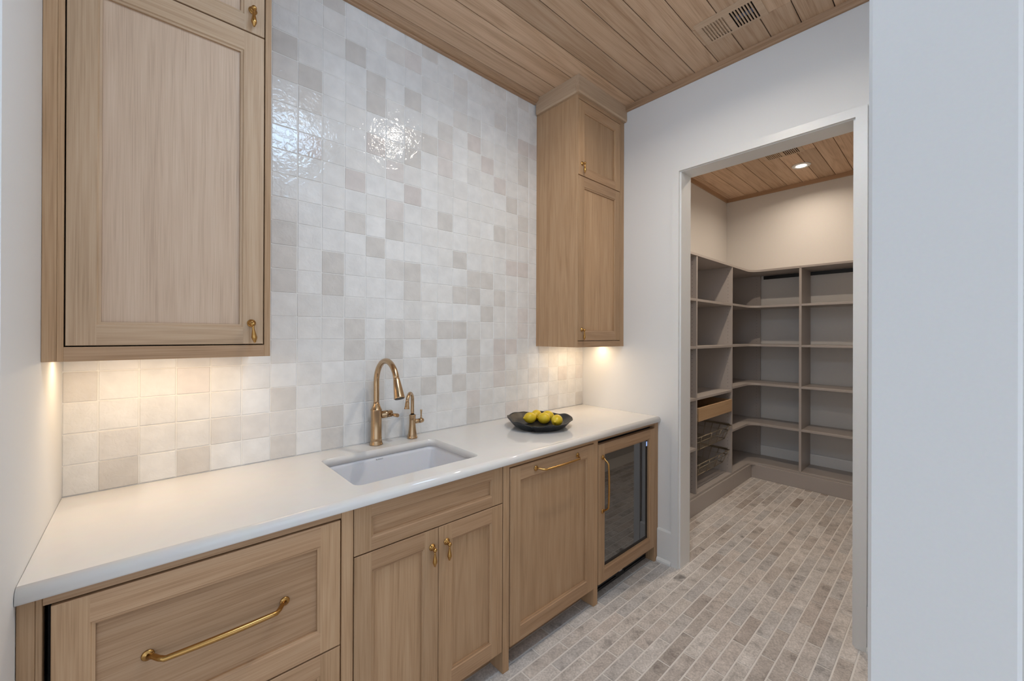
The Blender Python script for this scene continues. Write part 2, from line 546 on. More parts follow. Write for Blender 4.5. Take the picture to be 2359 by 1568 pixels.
for vis, xa, xb, ya, yb in cands:
    full = abs((xb - xa) - (BL - JT)) < 1e-4 and abs((yb - ya) - (BW - JT)) < 1e-4
    dz = random.uniform(-0.0001, 0.0005)
    if vis > 0 and nb < 300:
        nb += 1
        if full:
            vkey = random.randrange(4)
            if vkey not in brick_meshes:
                jx = [random.uniform(-0.0012, 0.0012) for _ in range(4)]
                o = MB().box(xa + jx[0], xb + jx[1], ya + jx[2] * .6, yb + jx[3] * .6, -0.0014, 0.0, 0.0006).build('brick', brickmat, floor, origin=((xa + xb) / 2, (ya + yb) / 2, 0))
                brick_meshes[vkey] = o.data
            else:
                o = bpy.data.objects.new('brick', brick_meshes[vkey]); COL.objects.link(o)
            place(o, ((xa + xb) / 2, (ya + yb) / 2, dz), floor)
        else:
            o = MB().box(xa, xb, ya, yb, -0.0014, 0.0, 0.0006).build('brick', brickmat, floor)
    else:
        rest.box(xa, xb, ya, yb, -0.0014, 0.0, 0.0006)
ro = rest.build('brick_paving_rest', brickmat_i, floor)
ro['kind'] = 'stuff'

# back wall with tiles
wall_back = struct(box('wall_back', -0.12, W + 0.12, -0.0066, 0.12, 0.0, CEIL + 0.05, grout))
ROWS = {   # tones read tile by tile, column 0 at the left corner
    0: 'WBWBWWBWBWWLWWWWBLWppbWbWWB',
    1: 'WbLLbbbLBWLWWWLWpLWLLWWLLLL',
    2: 'LLLLLWBWLLBWLBWBLLpbLbbWpLp',
    3: 'BLLpLLWLWWbbWWBWBLPLbWWLWLb',
    4: 'MLLbbLbWLBWBWBWWBWPPMMbLLLL',
    5: 'LLLLLLLLLBWbbWBBLLLLpLLLLLL',
    6: 'LLLLLLLLLLWWLLWWWBLLpLLLLLL',
    7: 'LLLLLLBWBWWWBLLBBLBLLMLLLLL',
    8: 'LLLLLLBWBWWbBWWWBBLLLLLLLLL',
    9: 'LLLLLLBWWWBWWWLBWLLPPLLLLLL',
    10: 'LLLLLLbWWBWBWLLWLLLLLLLLLLL',
    11: 'LLLLLLMWLWLpWLBWLWBbbLLLLLL',
    12: 'LLLLLLMLLPWWPWLLLLLLBMLLLLL',
    13: 'LLLLLLMPLLLpLWLLWLWBLLLLLLL',
    14: 'LLLLLLWWWWPLBWpWLLPLLLLLLLL',
    15: 'LLLLLLWbWLWWbBpWLPLLBLLLLLL',
    16: 'LLLLLLbBWWBLWWbWPLLLBMLLLLL',
    17: 'LLLLLLBLWWBWBWWbLWWMPPLLLLL',
    18: 'LLLLLLWLLBWWWLLLWWbMWLLLLLL',
    19: 'LLLLLLLWLWWbpWWbWLLMWLLLLLL',
    20: 'LLLLLLLWBWWWLBLWLbbLbLLLLLL',
}
TP, TX0, TPZ, TJ = 0.0982, -0.0186, 0.09878, 0.0030
tl = []
for r in range(21):
    z0 = CT + r * TPZ + TJ / 2 + (0.001 if r == 0 else 0)
    z1 = min(CT + (r + 1) * TPZ - TJ / 2, 2.9985)
    for c in range(27):
        x0 = max(TX0 + c * TP, 0.0) + TJ / 2
        x1 = min(TX0 + (c + 1) * TP, W) - TJ / 2
        cx = (x0 + x1) / 2
        zt = z1
        zb = z0
        # behind the upper cabinets the tile stops at their undersides
        if r >= 5 and (x1 < 0.47 or x0 > 2.15): continue
        pr = project((cx, 0, (zb + zt) / 2))
        a = (x1 - x0) * (zt - zb) / pr[2] ** 3 if pr and -40 < pr[1] else 0
        tl.append((a, r, c, x0, x1, zb, zt))
tl.sort(key=lambda t: -t[0])
tile_mesh = {}
trest = MB(); nt_ = 0
for a, r, c, x0, x1, zb, zt in tl:
    key = ROWS[r][c]
    full = abs((x1 - x0) - (TP - TJ)) < 1e-4 and abs((zt - zb) - (TPZ - TJ)) < 1e-4
    if nt_ < 300 and a > 0:
        nt_ += 1
        rot = (random.uniform(-1, 1) * 0.006, random.uniform(-1, 1) * 0.003, random.uniform(-1, 1) * 0.006)
        ctr = Vector(((x0 + x1) / 2, -0.0045, (zb + zt) / 2))
        if full:
            vk = (key, random.randrange(3))
            if vk not in tile_mesh:
                q = [random.uniform(-0.0007, 0.0007) for _ in range(4)]
                o = MB().box(x0 + q[0], x1 + q[1], -0.0085, -0.0005, zb + q[2], zt + q[3], 0.0016).build('tile', TILE[key], wall_back, origin=ctr)
                tile_mesh[vk] = o.data
            else:
                o = bpy.data.objects.new('tile', tile_mesh[vk]); COL.objects.link(o)
                place(o, ctr, wall_back)
        else:
            o = MB().box(x0, x1, -0.0085, -0.0005, zb, zt, 0.0016).build('tile', TILE[key], wall_back, origin=ctr)
        o.rotation_euler = rot
    else:
        trest.box(x0, x1, -0.0085, -0.0005, zb, zt, 0.0016, TKEYS.index(key))
to = trest.build('tile_rest', [TILE[k] for k in TKEYS], wall_back)
to['kind'] = 'stuff'

# side walls
struct(box('wall_left', -0.12, 0.0, -0.738, 0.0, 0.0, CEIL, wallpaint))
struct(box('wall_hall', -3.2, -0.12, -0.738, -0.62, 0.0, CEIL, wallpaint))
struct(box('wall_near', NEARX, W + 0.12, NEAR1, NEAR0, 0.0, CEIL, wallpaint, bev=0.004))
# right wall with doorway: jamb faces y=-0.763 .. -1.580, head 2.429
JL, JR, JH = -0.763, -1.580, 2.437
wr = MB()
wr.box(W, PX0, JL + 0.016, 0.0, 0.0, CEIL)
wr.box(W, PX0, NEAR0, JR - 0.016, 0.0, CEIL)
wr.box(W, PX0, JR - 0.016, JL + 0.016, JH + 0.016, CEIL)
struct(wr.build('wall_right', wallpaint, merge=False))
# pantry shell
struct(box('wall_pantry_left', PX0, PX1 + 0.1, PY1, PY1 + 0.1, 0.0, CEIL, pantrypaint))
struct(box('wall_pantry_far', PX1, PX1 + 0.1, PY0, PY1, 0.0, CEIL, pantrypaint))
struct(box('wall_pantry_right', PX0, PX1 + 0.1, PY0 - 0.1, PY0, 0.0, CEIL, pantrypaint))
# door lining and casing
dr = struct(MB().box(W - 0.001, PX0 + 0.001, JL, JL + 0.016, 0.0, JH).box(W - 0.001, PX0 + 0.001, JR - 0.016, JR, 0.0, JH).box(W - 0.001, PX0 + 0.001, JR - 0.016, JL + 0.016, JH, JH + 0.016).build('door_1', trimpaint, merge=False))
dr['label'] = 'white cased opening into the shelved pantry, without a door leaf'
CW, CTH = 0.043, 0.017
cs = (JL + 0.009, JR - 0.009, JH + 0.004)
def casing(parent):
    x0, x1 = W - CTH, W - 0.0005
    for nm, poly in (('casing_leg', [(cs[0], 0.0), (cs[0] + CW, 0.0), (cs[0] + CW, cs[2] + CW), (cs[0], cs[2])]),
                     ('casing_leg', [(cs[1], 0.0), (cs[1] - CW, 0.0), (cs[1] - CW, cs[2] + CW), (cs[1], cs[2])]),
                     ('casing_head', [(cs[0], cs[2]), (cs[0] + CW, cs[2] + CW), (cs[1] - CW, cs[2] + CW), (cs[1], cs[2])])):
        MB().prism(poly, 'X', x0, x1).build(nm, trimpaint, parent)
        MB().prism([(2 * 0 + p[0], p[1]) for p in poly], 'X', PX0 + 0.0005, PX0 + CTH).build(nm, trimpaint, parent)
casing(dr)
# baseboards
def baseboard(name, poly_x, y0, y1):
    mb = MB()
    mb.prism([(poly_x - 0.0005, 0.0), (poly_x - 0.014, 0.0), (poly_x - 0.014, 0.198), (poly_x - 0.010, 0.207), (poly_x - 0.0005, 0.207)], 'Y', y0, y1)
    o = struct(mb.build(name, trimpaint))
    MB().prism([(poly_x - 0.0145, 0.0), (poly_x - 0.026, 0.0), (poly_x - 0.026, 0.012), (poly_x - 0.019, 0.024), (poly_x - 0.0145, 0.026)], 'Y', y0, y1).build('shoe_moulding', trimpaint, o)
    return o
baseboard('baseboard_right', W, cs[0] + CW + 0.0005, -0.617)
baseboard('baseboard_door', W, NEAR0 + 0.001, cs[1] - CW - 0.0005)
bp_ = struct(MB().prism([(PX1 - 0.0005, 0.0), (PX1 - 0.015, 0.0), (PX1 - 0.015, 0.245), (PX1 - 0.009, 0.255), (PX1 - 0.0005, 0.255)], 'Y', PY0 + 0.001, PY1 - 0.012).build('baseboard_pantry', trimpaint))

# ceiling with planks
ceil = struct(box('ceiling', -3.2, PX1 + 0.1, -6.0, 0.12, CEIL + 0.0075, CEIL + 0.06, darkgap))
PW = 0.1325
def planks(xa, xb, ylist, skip=None):
    for y1, y0 in zip(ylist[:-1], ylist[1:]):
        segs = [(xa, xb)]
        if skip:
            sx0, sx1, sy0, sy1 = skip
            if y0 < sy1 - 0.001 and y1 > sy0 + 0.001:
                segs = None
                mb_list = []
                # the vent opening interrupts the plank
                ov1, ov0 = min(y1, sy1), max(y0, sy0)
                mbk = MB()
                mbk.box(xa, sx0, y0 + 0.0019, y1 - 0.0019, CEIL, CEIL + 0.007, 0.0015)
                mbk.build('plank', plankX, ceil)
                mbk = MB()
                mbk.box(sx1, xb, y0 + 0.0019, y1 - 0.0019, CEIL, CEIL + 0.007, 0.0015)
                mbk.build('plank', plankX, ceil)
                if y1 - ov1 > 0.004:
                    MB().box(sx0 + .0003, sx1 - .0003, ov1, y1 - 0.0012, CEIL, CEIL + 0.007).build('plank', plankX, ceil)
                if ov0 - y0 > 0.004:
                    MB().box(sx0 + .0003, sx1 - .0003, y0 + 0.0012, ov0, CEIL, CEIL + 0.007).build('plank', plankX, ceil)
                continue
        for a, b in segs:
            MB().box(a, b, y0 + 0.0019, y1 - 0.0019, CEIL, CEIL + 0.007, 0.0015).build('plank', plankX, ceil)
ys = [-0.002, -0.0555] + [-0.188 - PW * i for i in range(14)]
ys = [y for y in ys if y > NEAR0] + [NEAR0]
planks(0.0, W, ys, skip=(2.262, 2.412, -1.262, -1.022))
ysp = [PY1 + 0.0] + [-0.188 - PW * i for i in range(14)]
ysp = [y for y in ysp if y > PY0] + [PY0]
planks(PX0, PX1, ysp, skip=(4.128, 4.278, -1.018, -0.778))
struct(box('ceiling_hall', -3.2, PX1, -6.0, NEAR1, CEIL, CEIL + 0.007, wallpaint))
struct(box('ceiling_opening', 0.0, NEARX, NEAR1, NEAR0, CEIL - 0.0, CEIL + 0.007, wallpaint))

# ceiling trims
t1 = MB().prism([(-0.0095, 2.9945), (-0.0095, 2.957), (-0.0235, 2.957), (-0.0235, 2.9945)], 'X', 0.50, 2.093).build('trim_1', trimX)
struct(t1)
cv = [(-0.0240, 2.9945), (-0.0240, 2.966)] + [(-0.0240 - 0.027 * math.sin(a), 2.966 + 0.0285 - 0.0285 * math.cos(a)) for a in [i * math.pi / 12 for i in range(1, 7)]]
MB().prism(cv, 'X', 0.50, 2.093, smooth=False).build('cove_moulding', trimX, t1)
t2 = struct(MB().prism([(W - 0.0005, 2.9945), (W - 0.0005, 2.957), (W - 0.014, 2.957), (W - 0.018, 2.965), (W - 0.0185, 2.9945)], 'Y', NEAR0 + 0.001, -0.381).build('trim_2', trimY))
t3 = struct(MB().prism([(PY1 - 0.0005, 2.9945), (PY1 - 0.0005, 2.957), (PY1 - 0.014, 2.957), (PY1 - 0.0185, 2.9945)], 'X', PX0 + 0.001, PX1 - 0.001).build('trim_3', trimX))
t4 = struct(MB().prism([(PX1 - 0.0005, 2.9945), (PX1 - 0.0005, 2.957), (PX1 - 0.014, 2.957), (PX1 - 0.0185, 2.9945)], 'Y', PY0 + 0.001, PY1 - 0.0195).build('trim_4', trimY))

# ================================================================== JOINERY
def shaker(root, name, x0, x1, z0, z1, yf, t=0.020, sw=0.057, rw=0.057, rwt=None, pm=None, rec=0.011, panel=True, fm=None):
    """framed front: stiles and rails with a stepped bead, recessed panel as sub-part"""
    rwt = rw if rwt is None else rwt
    mb = MB()
    e = 0.0012
    ix0, ix1, iz0, iz1 = x0 + sw, x1 - sw, z0 + rw, z1 - rwt
    b1, d1, b2, d2 = 0.003, 0.0035, 0.0085, 0.0045
    # front faces
    mb.add([(x0 + e, yf, z0 + e), (ix0, yf, z0 + e), (ix0, yf, z1 - e), (x0 + e, yf, z1 - e)], [(0, 1, 2, 3)], 0)
    mb.add([(ix1, yf, z0 + e), (x1 - e, yf, z0 + e), (x1 - e, yf, z1 - e), (ix1, yf, z1 - e)], [(0, 1, 2, 3)], 0)
    mb.add([(ix0, yf, z0 + e), (ix1, yf, z0 + e), (ix1, yf, iz0), (ix0, yf, iz0)], [(0, 1, 2, 3)], 1)
    mb.add([(ix0, yf, iz1), (ix1, yf, iz1), (ix1, yf, z1 - e), (ix0, yf, z1 - e)], [(0, 1, 2, 3)], 1)
    def ring(o0, y0, o1, y1):
        A = [(ix0 + o0, y0, iz0 + o0), (ix1 - o0, y0, iz0 + o0), (ix1 - o0, y0, iz1 - o0), (ix0 + o0, y0, iz1 - o0)]
        B = [(ix0 + o1, y1, iz0 + o1), (ix1 - o1, y1, iz0 + o1), (ix1 - o1, y1, iz1 - o1), (ix0 + o1, y1, iz1 - o1)]
        for i in range(4):
            k = (i + 1) % 4
            mb.add([A[i], A[k], B[k], B[i]], [(0, 1, 2, 3)], 1 if i in (0, 2) else 0)
    ring(0, yf, b1, yf + d1); ring(b1, yf + d1, b2, yf + d2); ring(b2, yf + d2, b2, yf + rec + 0.002); ring(b2, yf + rec + 0.002, 0, yf + t)
    def outer(o0, y0, o1, y1):
        A = [(x0 + o0, y0, z0 + o0), (x1 - o0, y0, z0 + o0), (x1 - o0, y0, z1 - o0), (x0 + o0, y0, z1 - o0)]
        B = [(x0 + o1, y1, z0 + o1), (x1 - o1, y1, z0 + o1), (x1 - o1, y1, z1 - o1), (x0 + o1, y1, z1 - o1)]
        for i in range(4):
            k = (i + 1) % 4
            mb.add([A[i], A[k], B[k], B[i]], [(0, 1, 2, 3)], 1 if i in (0, 2) else 0)
    outer(e, yf, 0, yf + e); outer(0, yf + e, 0, yf + t)
    A = [(x0, yf + t, z0), (x1, yf + t, z0), (x1, yf + t, z1), (x0, yf + t, z1)]
    B = [(ix0, yf + t, iz0), (ix1, yf + t, iz0), (ix1, yf + t, iz1), (ix0, yf + t, iz1)]
    for i in range(4):
        k = (i + 1) % 4
        mb.add([A[i], A[k], B[k], B[i]], [(0, 1, 2, 3)], 0)
    o = mb.build(name, fm or [oakZ, oakX], root, origin=((x0 + x1) / 2, yf, (z0 + z1) / 2))
    if panel:
        box('panel', ix0 + b2 + 0.0002, ix1 - b2 - 0.0002, yf + rec, yf + t - 0.003, iz0 + b2 + 0.0002, iz1 - b2 - 0.0002, pm or oakZ, o)
    return o

def drop_pull(parent, x, yf, z, tilt=0.0):
    mb = MB()
    mb.lathe([(0.0002, 0.0105), (0.005, 0.0102), (0.0075, 0.0085), (0.0085, 0.006), (0.0085, 0.0045), (0.0115, 0.0035), (0.0125, 0.0015), (0.0125, 0.0002)], (x, yf, z), 'Y', 24, sign=-1)
    mb.lathe([(0.0045, 0.008), (0.0045, 0.016)], (x, yf, z), 'Y', 16, sign=-1)
    by = yf - 0.021
    mb.lathe([(0.0004, -0.0078), (0.0045, -0.0065), (0.0072, -0.003), (0.0078, 0.0), (0.0072, 0.003), (0.0045, 0.0065), (0.0004, 0.0078)], (x, by, z - 0.003), 'Z', 20)
    prof = [(0.0006, -0.060), (0.0026, -0.0592), (0.0040, -0.0565), (0.0046, -0.0535), (0.0058, -0.0515), (0.0078, -0.0455), (0.0082, -0.0425), (0.0066, -0.033), (0.0045, -0.022), (0.0034, -0.013), (0.0038, -0.0095), (0.0030, -0.006)]
    b0 = len(mb.v)
    mb.lathe(prof, (x, by, z - 0.003), 'Z', 18)
    for i in range(b0, len(mb.v)):
        p = mb.v[i]
        mb.v[i] = (p[0] + tilt * (p[2] - z), p[1], p[2])
    o = mb.build('drop_pull', brass, parent)
    o['label'] = 'small brass teardrop pull'
    return o

def bar_pull(parent, p0, p1, yf, out=0.034, r=0.0058, bow=0.006, sag=(0, 0, 0)):
    """arched bar pull fixed by two rosettes"""
    mb = MB()
    p0, p1 = Vector(p0), Vector(p1)
    d = (p1 - p0)
    L_ = d.length
    u = d / L_
    for p in (p0, p1):
        mb.lathe([(0.0006, 0.0085), (0.0035, 0.0078), (0.0048, 0.0055), (0.0108, 0.0045), (0.0124, 0.0030), (0.0124, 0.0002)], (p.x, yf, p.z), 'Y', 20, sign=-1)
    path, rad = [], []
    n = 30
    for i in range(n + 1):
        t = i / n
        s = t * L_
        edge = min(s, L_ - s)
        lift = min(1.0, edge / 0.030)
        lift = lift * lift * (3 - 2 * lift)
        y = yf - 0.006 - (out - 0.006) * lift - bow * math.sin(math.pi * t)
        q = p0 + u * s + Vector(sag) * lift
        path.append((q.x, y, q.z))
        rad.append(r * (0.80 + 0.20 * math.sin(math.pi * t)) if 1 else r)
    mb.tube(path, rad, 14)
    o = mb.build('bar_pull', brass, parent)
    o['label'] = 'slim arched brass bar pull'
    return o

# ---- base run
KICK = -0.530
# drawer unit at the left wall
c1 = empty('drawer_cabinet', (0.33, -0.3, 0.0), 'oak drawer cabinet at the left wall, wide drawers with one long brass pull each', 'cabinet', 'oak base cabinets')
box('carcass', 0.0405, 0.640, -0.585, -0.012, 0.10, 0.878, darkgap, c1)
box('filler_strip', 0.001, 0.026, FY, FY + 0.02, 0.0, 0.8795, oakZ, c1, 0.001)
box('filler_strip', 0.0262, 0.036, FY + 0.001, FY + 0.03, 0.0, 0.8795, oakZ, c1, 0.001)
box('top_rail', 0.0365, 0.6435, FY, FY + 0.028, 0.860, 0.8795, oakX, c1, 0.0008)
box('stile', 0.6445, 0.681, FY, FY + 0.60, 0.0, 0.8795, oakZ, c1, 0.0012)
box('toe_kick', 0.0365, 0.644, KICK, KICK + 0.018, 0.0, 0.10, oakX, c1)
d1 = shaker(c1, 'drawer_front', 0.0485, 0.6395, 0.474, 0.8565, FY - 0.005, 0.024, 0.057, 0.062, 0.060, pm=oakX)
bar_pull(d1, (0.200, 0, 0.6690), (0.489, 0, 0.6690), FY - 0.005 + 0.011, out=0.040, r=0.0074)
d2 = shaker(c1, 'drawer_front', 0.0485, 0.6395, 0.104, 0.4695, FY - 0.005, 0.024, 0.057, 0.062, 0.060, pm=oakX)
bar_pull(d2, (0.200, 0, 0.286), (0.489, 0, 0.286), FY - 0.005 + 0.011, out=0.040, r=0.0074)
# sink cabinet
c2 = empty('sink_cabinet', (0.995, -0.3, 0.0), 'oak sink cabinet with two doors under a false drawer front', 'cabinet', 'oak base cabinets')
MB().box(0.6815, 0.700, -0.590, -0.012, 0.10, 0.8785).box(1.289, 1.3075, -0.590, -0.012, 0.10, 0.8785).box(0.700, 1.289, -0.590, -0.012, 0.10, 0.118).box(0.700, 1.289, -0.030, -0.012, 0.118, 0.60).build('carcass', darkgap, c2, merge=False)
shaker(c2, 'false_front', 0.6835, 1.3045, 0.7245, 0.8755, FY, 0.020, 0.056, 0.040, 0.038, pm=oakX)
dl = shaker(c2, 'door', 0.6845, 0.9925, 0.097, 0.7205, FY, 0.020, 0.057, 0.062, 0.060)
dr_ = shaker(c2, 'door', 0.9945, 1.3045, 0.097, 0.7205, FY, 0.020, 0.057, 0.062, 0.060)
drop_pull(dl, 0.966, FY, 0.657); drop_pull(dr_, 1.028, FY, 0.657)
box('toe_kick', 0.6815, 1.3075, KICK, KICK + 0.018, 0.0, 0.0965, oakX, c2)
box('end_panel', 1.3085, 1.343, FY, -0.012, 0.0, 0.8795, oakZ, c2, 0.0012)
# dishwasher behind an oak panel
c3 = empty('dishwasher', (1.64, -0.3, 0.0), 'built-in dishwasher hidden behind an oak panel with a horizontal brass bar pull', 'dishwasher')
box('body', 1.3445, 1.9375, -0.585, -0.012, 0.10, 0.858, darkgap, c3)
box('top_rail', 1.3435, 1.9385, FY + 0.002, FY + 0.03, 0.8635, 0.8795, oakX, c3, 0.0008)
dp = shaker(c3, 'door_panel', 1.3465, 1.9350, 0.098, 0.8600, FY - 0.004, 0.024, 0.058, 0.062, 0.060)
bar_pull(dp, (1.499, 0, 0.829), (1.797, 0, 0.829), FY - 0.004, out=0.036, r=0.0056, sag=(0, 0, -0.004))
box('toe_kick', 1.3435, 1.9385, KICK, KICK + 0.018, 0.0, 0.0975, oakX, c3)
dv = box('divider_panel', 1.939, 1.9745, FY, -0.012, 0.0, 0.8795, oakZ, None, 0.0012)
tag(dv, 'oak upright panel standing between the dishwasher and the glass-door fridge', 'panel')
# beverage fridge
c4 = empty('beverage_fridge', (2.27, -0.3, 0.0), 'undercounter beverage fridge with an oak-framed dark glass door', 'fridge')
MB().box(1.979, 2.566, -0.585, -0.02, 0.105, 0.855).build('body', black, c4)
box('top_rail', 1.9755, 2.5735, FY + 0.002, FY + 0.03, 0.8655, 0.8795, oakX, c4, 0.0008)
fd = shaker(c4, 'door', 1.9775, 2.566, 0.0985, 0.8470, FY - 0.004, 0.026, 0.052, 0.064, 0.054, rec=0.016, panel=False)
gx0, gx1, gz0, gz1 = 1.9775 + 0.0607, 2.566 - 0.0607, 0.0985 + 0.0727, 0.847 - 0.0627
g = box('glass_pane', gx0, gx1, FY + 0.012, FY + 0.0175, gz0, gz1, smoked, fd)
g['label'] = 'dark reflective glass pane'
MB().box(gx0, gx0 + 0.005, FY + 0.0113, FY + 0.012, gz0, gz1).box(gx1 - 0.022, gx1, FY + 0.0113, FY + 0.012, gz0, gz1).box(gx0 + .005, gx1 - 0.022, FY + 0.0113, FY + 0.012, gz0, gz0 + 0.018).box(gx0 + .005, gx1 - 0.022, FY + 0.0113, FY + 0.012, gz1 - 0.005, gz1).build('gasket', black, fd, merge=False)
MB().box(gx1 - 0.017, gx1 - 0.003, FY + 0.0107, FY + 0.0113, gz1 - 0.040, gz1 - 0.012).box(gx1 - 0.015, gx1 - 0.005, FY + 0.0105, FY + 0.0107, gz1 - 0.038, gz1 - 0.028).build('display', blue_emit, fd)
bar_pull(fd, (2.012, 0, 0.775), (2.012, 0, 0.484), FY - 0.004, out=0.036, r=0.0056)
gr = MB().box(1.981, 2.564, -0.560, -0.545, 0.006, 0.0965).build('grille', black, c4)
for i in range(4):
    for xa, xb in ((1.995, 2.225), (2.315, 2.550)):
        MB().box(xa, xb, -0.568, -0.5605, 0.020 + i * 0.018, 0.028 + i * 0.018, 0.001).build('louvre', black, gr)
box('badge', 2.256, 2.286, -0.5665, -0.5605, 0.040, 0.066, sticker, gr, 0.001)
MB().box(2.545, 2.566, -0.602, -0.585, 0.083, 0.098, 0.002).build('hinge', black, c4)
ep = box('end_panel', 2.574, W - 0.0005, FY, -0.012, 0.0, 0.8795, oakZ, None, 0.0012)
tag(ep, 'oak end panel between the glass-door fridge and the white right wall', 'panel')

# ---- countertop with sink cut-out
SX0, SX1, SY0, SY1, SR = 0.722, 1.254, -0.527, -0.139, 0.030
def rrect(x0, x1, y0, y1, r, n=6):
    pts = []
    for cx, cy, a0 in ((x1 - r, y1 - r, 0), (x0 + r, y1 - r, 90), (x0 + r, y0 + r, 180), (x1 - r, y0 + r, 270)):
        for i in range(n + 1):
            a = math.radians(a0 + 90 * i / n)
            pts.append((cx + r * math.cos(a), cy + r * math.sin(a)))
    return pts
YN = -0.612
hole = rrect(SX0, SX1, SY0, SY1, SR)
X0c, X1c, YB = 0.001, W - 0.001, -0.0095
outer_pts = []
cxh, cyh = (SX0 + SX1) / 2, (SY0 + SY1) / 2
nper = 7
quad_corner = [(X1c, YB), (X0c, YB), (X0c, YN), (X1c, YN)]
mb = MB()
for z, flip in ((CT, False), (CT - 0.033, True)):
    for q in range(4):
        arc = hole[q * nper:(q + 1) * nper]
        cor = quad_corner[q]
        for i in range(nper - 1):
            mb.add([(arc[i][0], arc[i][1], z), (arc[i + 1][0], arc[i + 1][1], z), (cor[0], cor[1], z)], [(0, 1, 2)])
        nxt = hole[((q + 1) * nper) % len(hole)]
        c2_ = quad_corner[(q + 1) % 4]
        mb.add([(arc[-1][0], arc[-1][1], z), (nxt[0], nxt[1], z), (c2_[0], c2_[1], z), (cor[0], cor[1], z)], [(0, 1, 2, 3)])
for i in range(len(hole)):
    k = (i + 1) % len(hole)
    mb.add([(*hole[i], CT), (*hole[k], CT), (*hole[k], CT - 0.033), (*hole[i], CT - 0.033)], [(0, 1, 2, 3)], 0, True)
NP = [(YN, CT)] + [(YN - 0.020 * math.sin(a), CT - 0.018 + 0.018 * math.cos(a)) for a in [math.pi / 2 * i / 7 for i in range(1, 8)]] + [(-0.632, CT - 0.027), (-0.6305, CT - 0.0315), (-0.627, CT - 0.033), (YN, CT - 0.033)]
for (a, b_) in zip(NP[:-1], NP[1:]):
    mb.add([(X0c, a[0], a[1]), (X1c, a[0], a[1]), (X1c, b_[0], b_[1]), (X0c, b_[0], b_[1])], [(0, 1, 2, 3)], 0, True)
for xx in (X0c, X1c):
    mb.add([(xx, a, z) for a, z in NP] + [(xx, YB, CT - 0.033), (xx, YB, CT)], [tuple(range(len(NP) + 2))])
mb.add([(X0c, YB, CT), (X1c, YB, CT), (X1c, YB, CT - 0.033), (X0c, YB, CT - 0.033)], [(0, 1, 2, 3)])
ct = mb.build('countertop', quartz)
tag(ct, 'long white quartz worktop with rounded front edge and a sink cut-out', 'countertop')

# ---- sink
mb = MB()
ZT = CT - 0.034
r_in = rrect(SX0 - 0.004, SX1 + 0.004, SY0 - 0.004, SY1 + 0.004, SR + 0.004)
r_out = rrect(SX0 - 0.022, SX1 + 0.022, SY0 - 0.022, SY1 + 0.022, SR + 0.022)
lev = [(r_out, ZT - 0.001), (r_in, ZT - 0.001)]
def off(d, dr=0.0): return rrect(SX0 - 0.004 + d, SX1 + 0.004 - d, SY0 - 0.004 + d, SY1 + 0.004 - d, SR + 0.004 + dr)
for d, z in ((0.002, ZT - 0.02), (0.006, ZT - 0.150), (0.010, ZT - 0.172), (0.022, ZT - 0.186), (0.045, ZT - 0.190)):
    lev.append((off(d), z))
nn = len(r_in)
for (A, za), (B, zb) in zip(lev[:-1], lev[1:]):
    for i in range(nn):
        k = (i + 1) % nn
        mb.add([(*A[i], za), (*A[k], za), (*B[k], zb), (*B[i], zb)], [(0, 1, 2, 3)], 0, True)
last = lev[-1]
mb.add([(*p, last[1]) for p in last[0]], [tuple(range(nn))])
lev2 = [(r_out, ZT - 0.001), (r_out, ZT - 0.012), (off(-0.006), ZT - 0.03), (off(0.0), ZT - 0.175), (off(0.02), ZT - 0.198)]
for (A, za), (B, zb) in zip(lev2[:-1], lev2[1:]):
    for i in range(nn):
        k = (i + 1) % nn
        mb.add([(*A[i], za), (*A[k], za), (*B[k], zb), (*B[i], zb)], [(0, 1, 2, 3)], 0, True)
mb.add([(*p, lev2[-1][1]) for p in lev2[-1][0]], [tuple(range(nn))])
sink_root = empty('sink', (cxh, cyh, ZT - 0.198), 'white undermount sink with rounded corners set into the worktop', 'sink')
bowl_o = mb.build('basin', sinkmat, sink_root)
MB().lathe([(0.001, 0.0), (0.030, 0.0), (0.042, 0.003), (0.045, 0.0012), (0.045, 0.0002)], (cxh, cyh, ZT - 0.1898), 'Z', 28).build('drain', steel, sink_root)
tx = bpy.data.curves.new('maker_lettering', 'FONT')
tx.body = 'BLANCO'; tx.size = 0.0078; tx.extrude = 0.0001; tx.align_x = 'CENTER'; tx.align_y = 'CENTER'
tx.materials.append(ink)
tob = bpy.data.objects.new('maker_lettering', tx); COL.objects.link(tob)
dg = bpy.context.evaluated_depsgraph_get()
tme = bpy.data.meshes.new_from_object(tob.evaluated_get(dg))
bpy.data.objects.remove(tob, do_unlink=True)
tme.name = 'maker_lettering'
to_ = bpy.data.objects.new('maker_lettering', tme); COL.objects.link(to_)
to_.rotation_euler = (math.pi / 2 + 0.03, 0, 0)
to_.scale = (1.05, 0.85, 1)
place(to_, (0.978, SY1 + 0.0005, 0.8665), bowl_o)

# ---- kitchen faucet
FX, FYc = 0.996, -0.060
fa = empty('kitchen_faucet', (FX, FYc, CT), 'tall champagne bronze pull-down faucet with arched spout behind the sink', 'faucet')
MB().lathe([(0.0300, 0.0003), (0.0300, 0.004), (0.0285, 0.007), (0.0262, 0.016), (0.0250, 0.026), (0.0256, 0.0275), (0.0256, 0.031), (0.0245, 0.033), (0.0245, 0.160), (0.0256, 0.162), (0.0256, 0.165), (0.0240, 0.167), (0.0190, 0.178), (0.0155, 0.188), (0.0140, 0.193), (0.0140, 0.196)], (FX, FYc, CT), 'Z', 36).build('body', bronze, fa)
path, rad = [], []
zc_, R_ = CT + 0.293, 0.105
for i in range(8): path.append((FX, FYc, CT + 0.192 + (0.293 - 0.192) * i / 8))
for i in range(25):
    a = math.radians(163) * i / 24
    path.append((FX, FYc - R_ + R_ * math.cos(a), zc_ + R_ * math.sin(a)))
MB().tube(path, 0.0128, 18).build('spout', bronze, fa)
